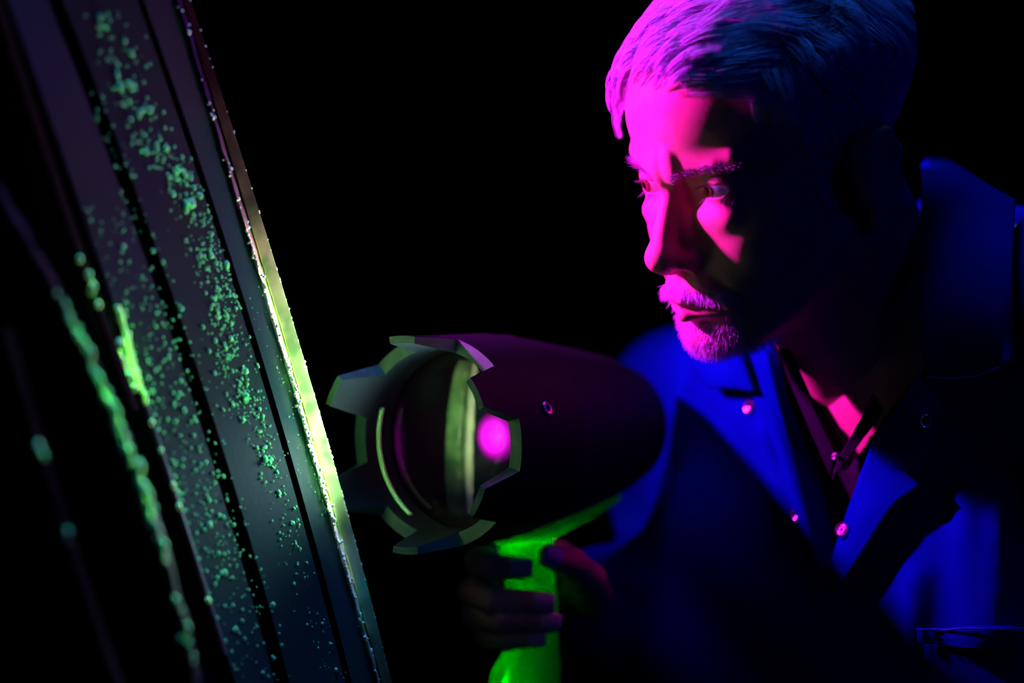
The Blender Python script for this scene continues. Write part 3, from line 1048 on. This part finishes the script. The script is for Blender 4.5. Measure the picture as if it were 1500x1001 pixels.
def hairline(P):
    """signed: > 0 where hair grows on the scalp (local mm)"""
    x, y, z = P[:, 0], P[:, 1], P[:, 2]
    ax_ = np.abs(x)
    front = z - (78 - 0.0014 * x * x + np.clip(ax_ - 34, 0, 30) * 0.45)     # forehead line
    side = (y + 38) - np.clip(40 - z, 0, 200) * 0.42 - np.clip(z - 40, 0, 60) * -0.9     # behind the temple
    burn = (y + 8 - np.abs(y + 4) * 0.0)
    sb = np.minimum(np.minimum(y + 20, 4 - y), z + 34)                         # sideburn in front of the ear
    back = np.minimum(y - 38 + np.clip(z, 0, 60) * 0.9 - np.clip(-z - 15, 0, 60) * 0.55, z + 72)
    sd = np.minimum(side, z - 12)
    return np.maximum.reduce([np.where(y < -20, np.minimum(front, 50), -50), np.where(y >= -20, np.maximum(sd, np.where(z > 30, 5, -50)), sd), back, sb])


hm = hairline(HV)
ear = (np.abs(HV[:, 0]) > 77) & (HV[:, 2] < 14) & (HV[:, 2] > -62) & (HV[:, 1] > -6) & (HV[:, 1] < 42)
scalp = (hm > 0) & ~ear
# cap under the strands: a shell that follows the skull
SH = Sculpt((-100, -135, -90), (100, 165, 135), 2.5)
SH.v = H.sample(np.stack(np.meshgrid(*SH.ax, indexing='ij'), -1).reshape(-1, 3)).reshape(SH.v.shape).astype(np.float32)
gx, gy, gz_ = np.meshgrid(*SH.ax, indexing='ij')
GP = np.stack([gx, gy, gz_], -1).reshape(-1, 3)
hl = hairline(GP).reshape(gx.shape)
thick = np.clip((gz_ - 30) / 60, 0, 1) * 6.0 + 0.8
SH.v = np.maximum(SH.v - np.clip(hl * 0.35, -1, 1) * thick, (2.0 - hl) * 0.5).astype(np.float32)
SH.v = np.maximum(SH.v, np.where((np.abs(gx) > 77.5) & (gz_ < 14) & (gz_ > -62), 3, -1e3)).astype(np.float32)
CAPV, CAPQ = SH.mesh(smooth=2)
hair = obj('hair', h2w(CAPV), CAPQ, M['hair_base'], man, man_org)
hair['label'] = 'short grey hair swept across the forehead'


def grow(roots, normals, field, length, steps, lift, jit, droop=0.0):
    out = []
    for p, n in zip(roots, normals):
        L_ = length(p) * rng.uniform(0.75, 1.15)
        q = p.copy(); pts = [q.copy()]
        jv = rng.normal(0, jit, 3)
        for i in range(steps):
            f = (i + 1) / steps
            d = field(q, f) + jv
            nn = H.normals(q[None], 3.0)[0]
            d = d - nn * (d @ nn)
            d /= np.linalg.norm(d) + 1e-9
            q = q + d * L_ / steps
            s_ = H.sample(q[None])[0]
            q = q + nn * ((lift(p, f)) - s_) * 0.7
            pts.append(q.copy())
        out.append(h2w(np.array(pts)))
    return out


def grow_fast(roots, field, Ls, steps, lift, jit):
    """vectorised: all strands at once"""
    n = len(roots)
    q = roots.copy(); P = [q.copy()]
    jv = rng.normal(0, jit, (n, 3))
    ng = max(8, n // 26)
    near = np.empty(n, int)
    for a in range(0, n, 2000):
        near[a:a + 2000] = ((roots[a:a + 2000, None, :] - roots[None, :ng, :]) ** 2).sum(2).argmin(1)
    near[:ng] = np.arange(ng)
    jv = jv[near] * 0.9 + jv * 0.35
    lj = rng.uniform(0.35, 1.25, n)
    lj = lj[near] * 0.8 + lj * 0.2
    for i in range(steps):
        f = (i + 1) / steps
        d = field(q, f, roots) + jv
        nn = H.normals(q, 3.0)
        d = d - nn * (d * nn).sum(1, keepdims=True)
        d /= np.linalg.norm(d, axis=1, keepdims=True) + 1e-9
        q = q + d * (Ls / steps)[:, None]
        s_ = H.sample(q)
        q = q + nn * np.clip((lift(roots, f) * lj - s_) * 0.75, -3, 3)[:, None]
        q = q + (q[near] - q) * (0.22 * f)
        P.append(q.copy())
    P = np.stack(P, 1)
    return [h2w(p) for p in P]


ids = np.where(scalp)[0]
pick = rng.choice(ids, 20000, replace=True)
rt = HV[pick] + rng.normal(0, 0.5, (len(pick), 3))
top = (rt[:, 2] > 52 + 0.25 * np.clip(rt[:, 1], 0, 100)) & (rt[:, 1] < 70) & (rt[:, 0] < 56)
wob = lambda q: 0.16 * np.sin(q[:, 1] * 0.11 + q[:, 0] * 0.06) + 0.10 * np.sin(q[:, 0] * 0.23 - q[:, 1] * 0.05)


def f_top(q, f, r0):
    w = wob(r0)
    d = np.stack([-0.62 + w, -0.72 + 0.5 * w, np.full(len(q), -0.10 - 0.3 * f)], 1)
    near = np.clip((r0[:, 0] - 25) / 25, 0, 1)[:, None] * np.clip((-r0[:, 1] - 10) / 40, 0, 1)[:, None]
    return d * (1 - near) + near * np.array([-0.55, -0.55, -0.05])


def f_side(q, f, r0):
    n = len(q)
    fw = np.clip((-r0[:, 1] + 5) / 45, 0, 1)
    return np.stack([np.zeros(n), 0.45 - 0.55 * fw + 0.12 * wob(r0), np.full(n, -0.9)], 1)


part = (np.abs(rt[:, 0] - 52) < 16) & (rt[:, 2] > 45) & (rt[:, 1] < 80)
crown = (rt[:, 2] > 60) & (rt[:, 1] >= 40)
rt_t, rt_s = np.concatenate([rt[top], rt[part] + rng.normal(0, 1.5, (part.sum(), 3))]), np.concatenate([rt[~top], rt[crown] + rng.normal(0, 1.5, (crown.sum(), 3))])
front_f = np.clip((-rt_t[:, 1]) / 80, 0, 1) * np.where(rt_t[:, 0] < 0, 1.5, 1.0)
st1 = grow_fast(rt_t, f_top, (46 + 10 * rng.random(len(rt_t))) * (1 - 0.30 * front_f) * np.clip((85 + rt_t[:, 1] + 30) / 60, 0.45, 1), 8, lambda r0, f: 4.5 + 7.0 * np.sin(f * 2.4), 0.10)
st2 = grow_fast(rt_s, f_side, 8 + 16 * np.clip((rt_s[:, 2] - 10) / 60, 0, 1), 5, lambda r0, f: 0.9 + np.clip((r0[:, 2] - 30) / 60, 0, 1) * 7.2 + 2.2 * f * np.clip((r0[:, 2] + 10) / 60, 0.3, 1.6), 0.14)
o = curves('hair_strands', st1 + st2, 0.00026, M['hair'], hair, 'combed grey strands')

# loose forelock on the far side of the forehead
fl = []
for _ in range(160):
    p = np.array([rng.uniform(-44, -18), 0, 0]); p[1] = -74 + 0.010 * p[0] ** 2 + rng.uniform(0, 14); p[2] = 84 + rng.uniform(-4, 8)
    L_ = rng.uniform(5, 15)
    pts = [p + np.array([0, -4, 6])]
    for i in range(6):
        f = (i + 1) / 6
        pts.append(p + np.array([-0.35 * L_ * f + 3 * math.sin(p[0]), -(11 * math.sin(f * 2.0)), -L_ * f * f + 3]))
    fl.append(h2w(np.array(pts)))
curves('forelock', fl, 0.00017, M['hair'], hair, 'thin loose forelock')


def patch_hair(name, mask, count, length, direction, jit, radius, m, label, lift=0.55, steps=4):
    ids = np.where(mask)[0]
    pk = rng.choice(ids, count, replace=True)
    r0 = HV[pk] + rng.normal(0, 0.4, (count, 3)); nn = HN[pk]
    d = np.asarray(direction(r0), float) + rng.normal(0, jit, (count, 3))
    d /= np.linalg.norm(d, axis=1, keepdims=True)
    L_ = length * rng.uniform(0.6, 1.25, count)
    P = [r0]
    for i in range(steps):
        f = (i + 1) / steps
        v = nn * (lift * (1 - 0.5 * f)) + d * (0.5 + 0.5 * f)
        v /= np.linalg.norm(v, axis=1, keepdims=True)
        P.append(P[-1] + v * (L_ / steps)[:, None])
    P = np.stack(P, 1)
    return curves(name, [h2w(p) for p in P], radius, m, man, label)


x, y, z = HV.T
ax_ = np.abs(x)
mous = (y < -76) & (z < -62.5 - 0.18 * ax_) & (z > -67.5 - 0.26 * ax_) & (ax_ < 32)
patch_hair('moustache', mous, 1000, 5.5, lambda r: np.stack([np.sign(r[:, 0]) * np.abs(r[:, 0]) * 0.035, np.full(len(r), -0.25), np.full(len(r), -0.9)], 1), 0.22, 0.00013, M['hair'], 'short white moustache')
beard = (y < -56) & (((z < -89) & (ax_ < 30 - np.clip(-z - 112, 0, 20))) | ((ax_ > 27) & (ax_ < 33) & (z < -78) & (rng.random(len(x)) < 0.25))) & (z > -121)
patch_hair('beard', beard, 2600, 5.0, lambda r: np.stack([r[:, 0] * 0.012, np.full(len(r), -0.35), np.full(len(r), -0.75)], 1), 0.25, 0.00013, M['hair'], 'short white goatee')
brow = (y < -62) & (ax_ > 9) & (ax_ < 52) & (np.abs(z - (10.5 + 0.17 * (ax_ - 10) - np.clip(ax_ - 36, 0, 20) * 0.4)) < 3.0)
patch_hair('eyebrows', brow, 520, 4.5, lambda r: np.stack([np.sign(r[:, 0]) * 0.9, np.full(len(r), -0.1), np.full(len(r), 0.25)], 1), 0.3, 0.00014, M['brow'], 'grey-brown eyebrows', lift=0.35)
la = []
for sg in (1, -1):
    for k in range(46):
        f = k / 45
        xx = (EY[0] + (f - 0.5) * 27); yy = -84.2 + 0.034 * (xx - 30) ** 2; zz = 3.4 - 4 * (f - 0.5) ** 2 * 4
        up = k % 3 != 2
        p0 = np.array([xx, yy, zz if up else zz - 8.5])
        p1 = p0 + np.array([(f - 0.5) * 2, -2.2, -0.8 if up else -1.5]); p2 = p1 + np.array([(f - 0.5) * 2.5, -1.8, 1.4 if up else -0.8])
        la.append(h2w(np.array([p0, p1, p2]) * np.array([sg, 1, 1])))
curves('eyelashes', la, 0.00010, M['brow'], man)

# ------------------------------------------------------------------ clothes
cover = obj('coverall', CV, CQ, M['cloth'], man, man_org)
cover['label'] = 'blue work coverall, open at the neck'
LG = Sculpt((0.0, 1.2, 0.05), (0.75, 2.2, 0.95), 0.012)
for s_, fwd in ((1, 0.02), (-1, 0.10)):
    hp_ = hip + tl * 0.09 * s_ + np.array([0, 0, -0.04]); kn = np.array([*(feet + tl * 0.11 * s_ + tf * (fwd + 0.05))[:2], 0.48]); an = np.array([*(feet + tl * 0.12 * s_ + tf * fwd)[:2], 0.10])
    LG.chain([hp_, kn, an], [0.105, 0.08, 0.07], 0.03)
rot_ell(LG, hip, (0.195, 0.15, 0.16), 0.05)
V, Q = LG.mesh(smooth=1)
obj('coverall_trousers', V, Q, M['cloth'], man, man_org)
for s_, fwd in ((1, 0.02), (-1, 0.10)):
    an = np.array([*(feet + tl * 0.12 * s_ + tf * fwd)[:2], 0.05])
    BT = Sculpt(an - 0.24, an + 0.26, 0.008)
    BT.cap(an + np.array([0, 0, 0.12]), an, 0.055, 0.05, 0.02); BT.cap(an, an + tf * 0.15 + np.array([0, 0, -0.008]), 0.048, 0.042, 0.02)
    BT.full(lambda v, x, y, z: np.maximum(v, 0.001 - z + 0 * v))
    V, Q = BT.mesh(smooth=1)
    obj('boot', V, Q, M['boot'], man, man_org)

# dark shirt under the coverall
SB = Sculpt((0.1, 1.35, 1.0), (0.52, 1.95, 1.60), 0.004)
torso(SB, 0.004, arms=False)
sh_hits = [SB.hit(*q) for q in ((1236, 690), (1160, 500), (1330, 560))]
A, B_, C2 = [uw(p) for p in sh_hits]
g = np.meshgrid(*SB.ax, indexing='ij', sparse=True)
SBf = SB.v.copy()
SB.v = np.maximum(SB.v, -wedge(*g).astype(np.float32))
SB.cap(nk0, nk1, 0.0615, 0.0635, 0.004, 'sub')
V, Q = SB.mesh(smooth=1)
shirt = obj('shirt', V, Q, M['shirt'], man, man_org)
shirt['label'] = 'dark open-necked shirt'


def patch(name, src, poly, off, m, parent, thick=0.0022, nu=14, nv=14, bulge=0.0, label=None, offs=None):
    """cloth panel: four pixel corners dropped on a surface, lifted off it and given thickness"""
    (a, b, c, d) = [np.array(p, float) for p in poly]
    V = []
    last = None
    for i in range(nu):
        for j in range(nv):
            s_, t = i / (nu - 1), j / (nv - 1)
            p = (a * (1 - s_) + b * s_) * (1 - t) + (d * (1 - s_) + c * s_) * t
            o_ = off if offs is None else ((offs[0] * (1 - s_) + offs[1] * s_) * (1 - t) + (offs[3] * (1 - s_) + offs[2] * s_) * t)
            h = src.hit(p[0], p[1], o_ + bulge * math.sin(math.pi * s_) * math.sin(math.pi * t))
            if h is None:
                cen = (a + b + c + d) / 4
                for kk in range(1, 25):
                    pq = p + (cen - p) * kk * 0.03
                    h = src.hit(pq[0], pq[1], o_)
                    if h is not None: break
            if h is None: h = last
            if h is None: h = W(p[0], p[1], 1.55)
            last = h
            V.append(h)
    V = np.array(V).reshape(nu, nv, 3)
    for _ in range(3):         # relax
        V[1:-1, 1:-1] = 0.5 * V[1:-1, 1:-1] + 0.125 * (V[:-2, 1:-1] + V[2:, 1:-1] + V[1:-1, :-2] + V[1:-1, 2:])
    V = V.reshape(-1, 3)
    o = obj(name, V, grid_faces(nu, nv), m, parent, man_org)
    md = o.modifiers.new('thick', 'SOLIDIFY'); md.thickness = thick; md.offset = 0
    if label: o['label'] = label
    return o


CBs = CB
# opened front edges of the coverall
patch('placket', CBs, [(1090, 520), (1132, 512), (1216, 862), (1206, 846)], 0.004, M['cloth'], cover, label='placket with two metal snaps', bulge=0.004)
patch('placket', CBs, [(1286, 640), (1362, 698), (1236, 876), (1214, 864)], 0.006, M['cloth'], cover, label='folded-back placket', bulge=0.004, offs=[0.007, 0.016, 0.012, 0.006])
patch('collar_leaf', CBs, [(1352, 556), (1396, 602), (1336, 694), (1286, 642)], 0.012, M['cloth'], cover, label='turned-out collar point', bulge=0.003)
patch('collar_leaf', CBs, [(1352, 250), (1500, 322), (1510, 528), (1368, 556)], 0.014, M['cloth'], cover, bulge=0.008, label='wide back collar')
patch('collar_leaf', CBs, [(1008, 520), (1105, 505), (1128, 575), (1060, 575)], 0.012, M['cloth'], cover, bulge=0.004)
patch('pocket_flap', CBs, [(1342, 918), (1510, 918), (1510, 945), (1344, 940)], 0.006, M['cloth'], cover)
patch('chest_pocket', CBs, [(1352, 938), (1510, 944), (1510, 1060), (1356, 1060)], 0.003, M['cloth'], cover)
# shirt collar
patch('shirt_collar', SB if False else CBs, [(1144, 512), (1157, 508), (1230, 668), (1222, 702)], 0.002, M['shirt'], shirt)
patch('shirt_collar', CBs, [(1282, 578), (1296, 600), (1222, 704), (1232, 672)], 0.003, M['shirt'], shirt)


def snap(px, py, off, r, m, ring=False, parent=cover, name='snap'):
    c = CB.hit(px, py, off)
    n = CB.normals(c[None])[0]
    a = np.cross(n, (0, 0, 1)); a /= np.linalg.norm(a); b = np.cross(n, a)
    pl = lambda rr, t, h: c + a * rr * math.cos(t) + b * rr * math.sin(t) + n * h
    if ring:
        prof = [(r, -0.001), (r, 0.0012), (r * 0.82, 0.0022), (r * 0.62, 0.0012), (r * 0.5, 0.0004), (r * 0.36, 0.0018), (r * 0.22, 0.0018), (0.0001, 0.0002)]
    else:
        prof = [(r, -0.001), (r, 0.0012), (r * 0.8, 0.0022), (r * 0.4, 0.0018), (r * 0.2, 0.0010), (0.0001, 0.0009)]
    V, Fs = lathe(prof, 24, pl)
    o = obj(name, V, Fs, m, parent, man_org, sharp=50)
    fix_normals(o)
    return o


snap(1100, 597, 0.0008, 0.0045, M['snap'])
snap(1169, 755, 0.0008, 0.0042, M['snap'])
snap(1250, 785, 0.0135, 0.0050, M['snap'], ring=True)
snap(1367, 613, 0.0170, 0.0045, M['snap'], ring=True)
snap(1231, 663, 0.006, 0.0017, M['pearl'], parent=shirt, name='button')
# raised seam stitching along the collar edges
for pts in ([(1360, 470), (1358, 520), (1362, 552), (1340, 580), (1318, 606), (1292, 636)], [(1368, 556), (1420, 552), (1462, 544), (1498, 530)], [(1344, 919), (1400, 920), (1450, 921), (1498, 921)]):
    P = []
    for i in range(len(pts) - 1):
        for f in np.linspace(0, 1, 8)[:-1]:
            q = np.array(pts[i]) * (1 - f) + np.array(pts[i + 1]) * f
            P.append(CB.hit(q[0], q[1], 0.0165 if q[1] < 900 else 0.0085))
    V, Fs = tube(P, 0.0007, 6)
    obj('seam', V, Fs, M['thread'], cover, man_org)
print('tris', sum(len(o.data.polygons) for o in SC.objects if o.type == 'MESH'))
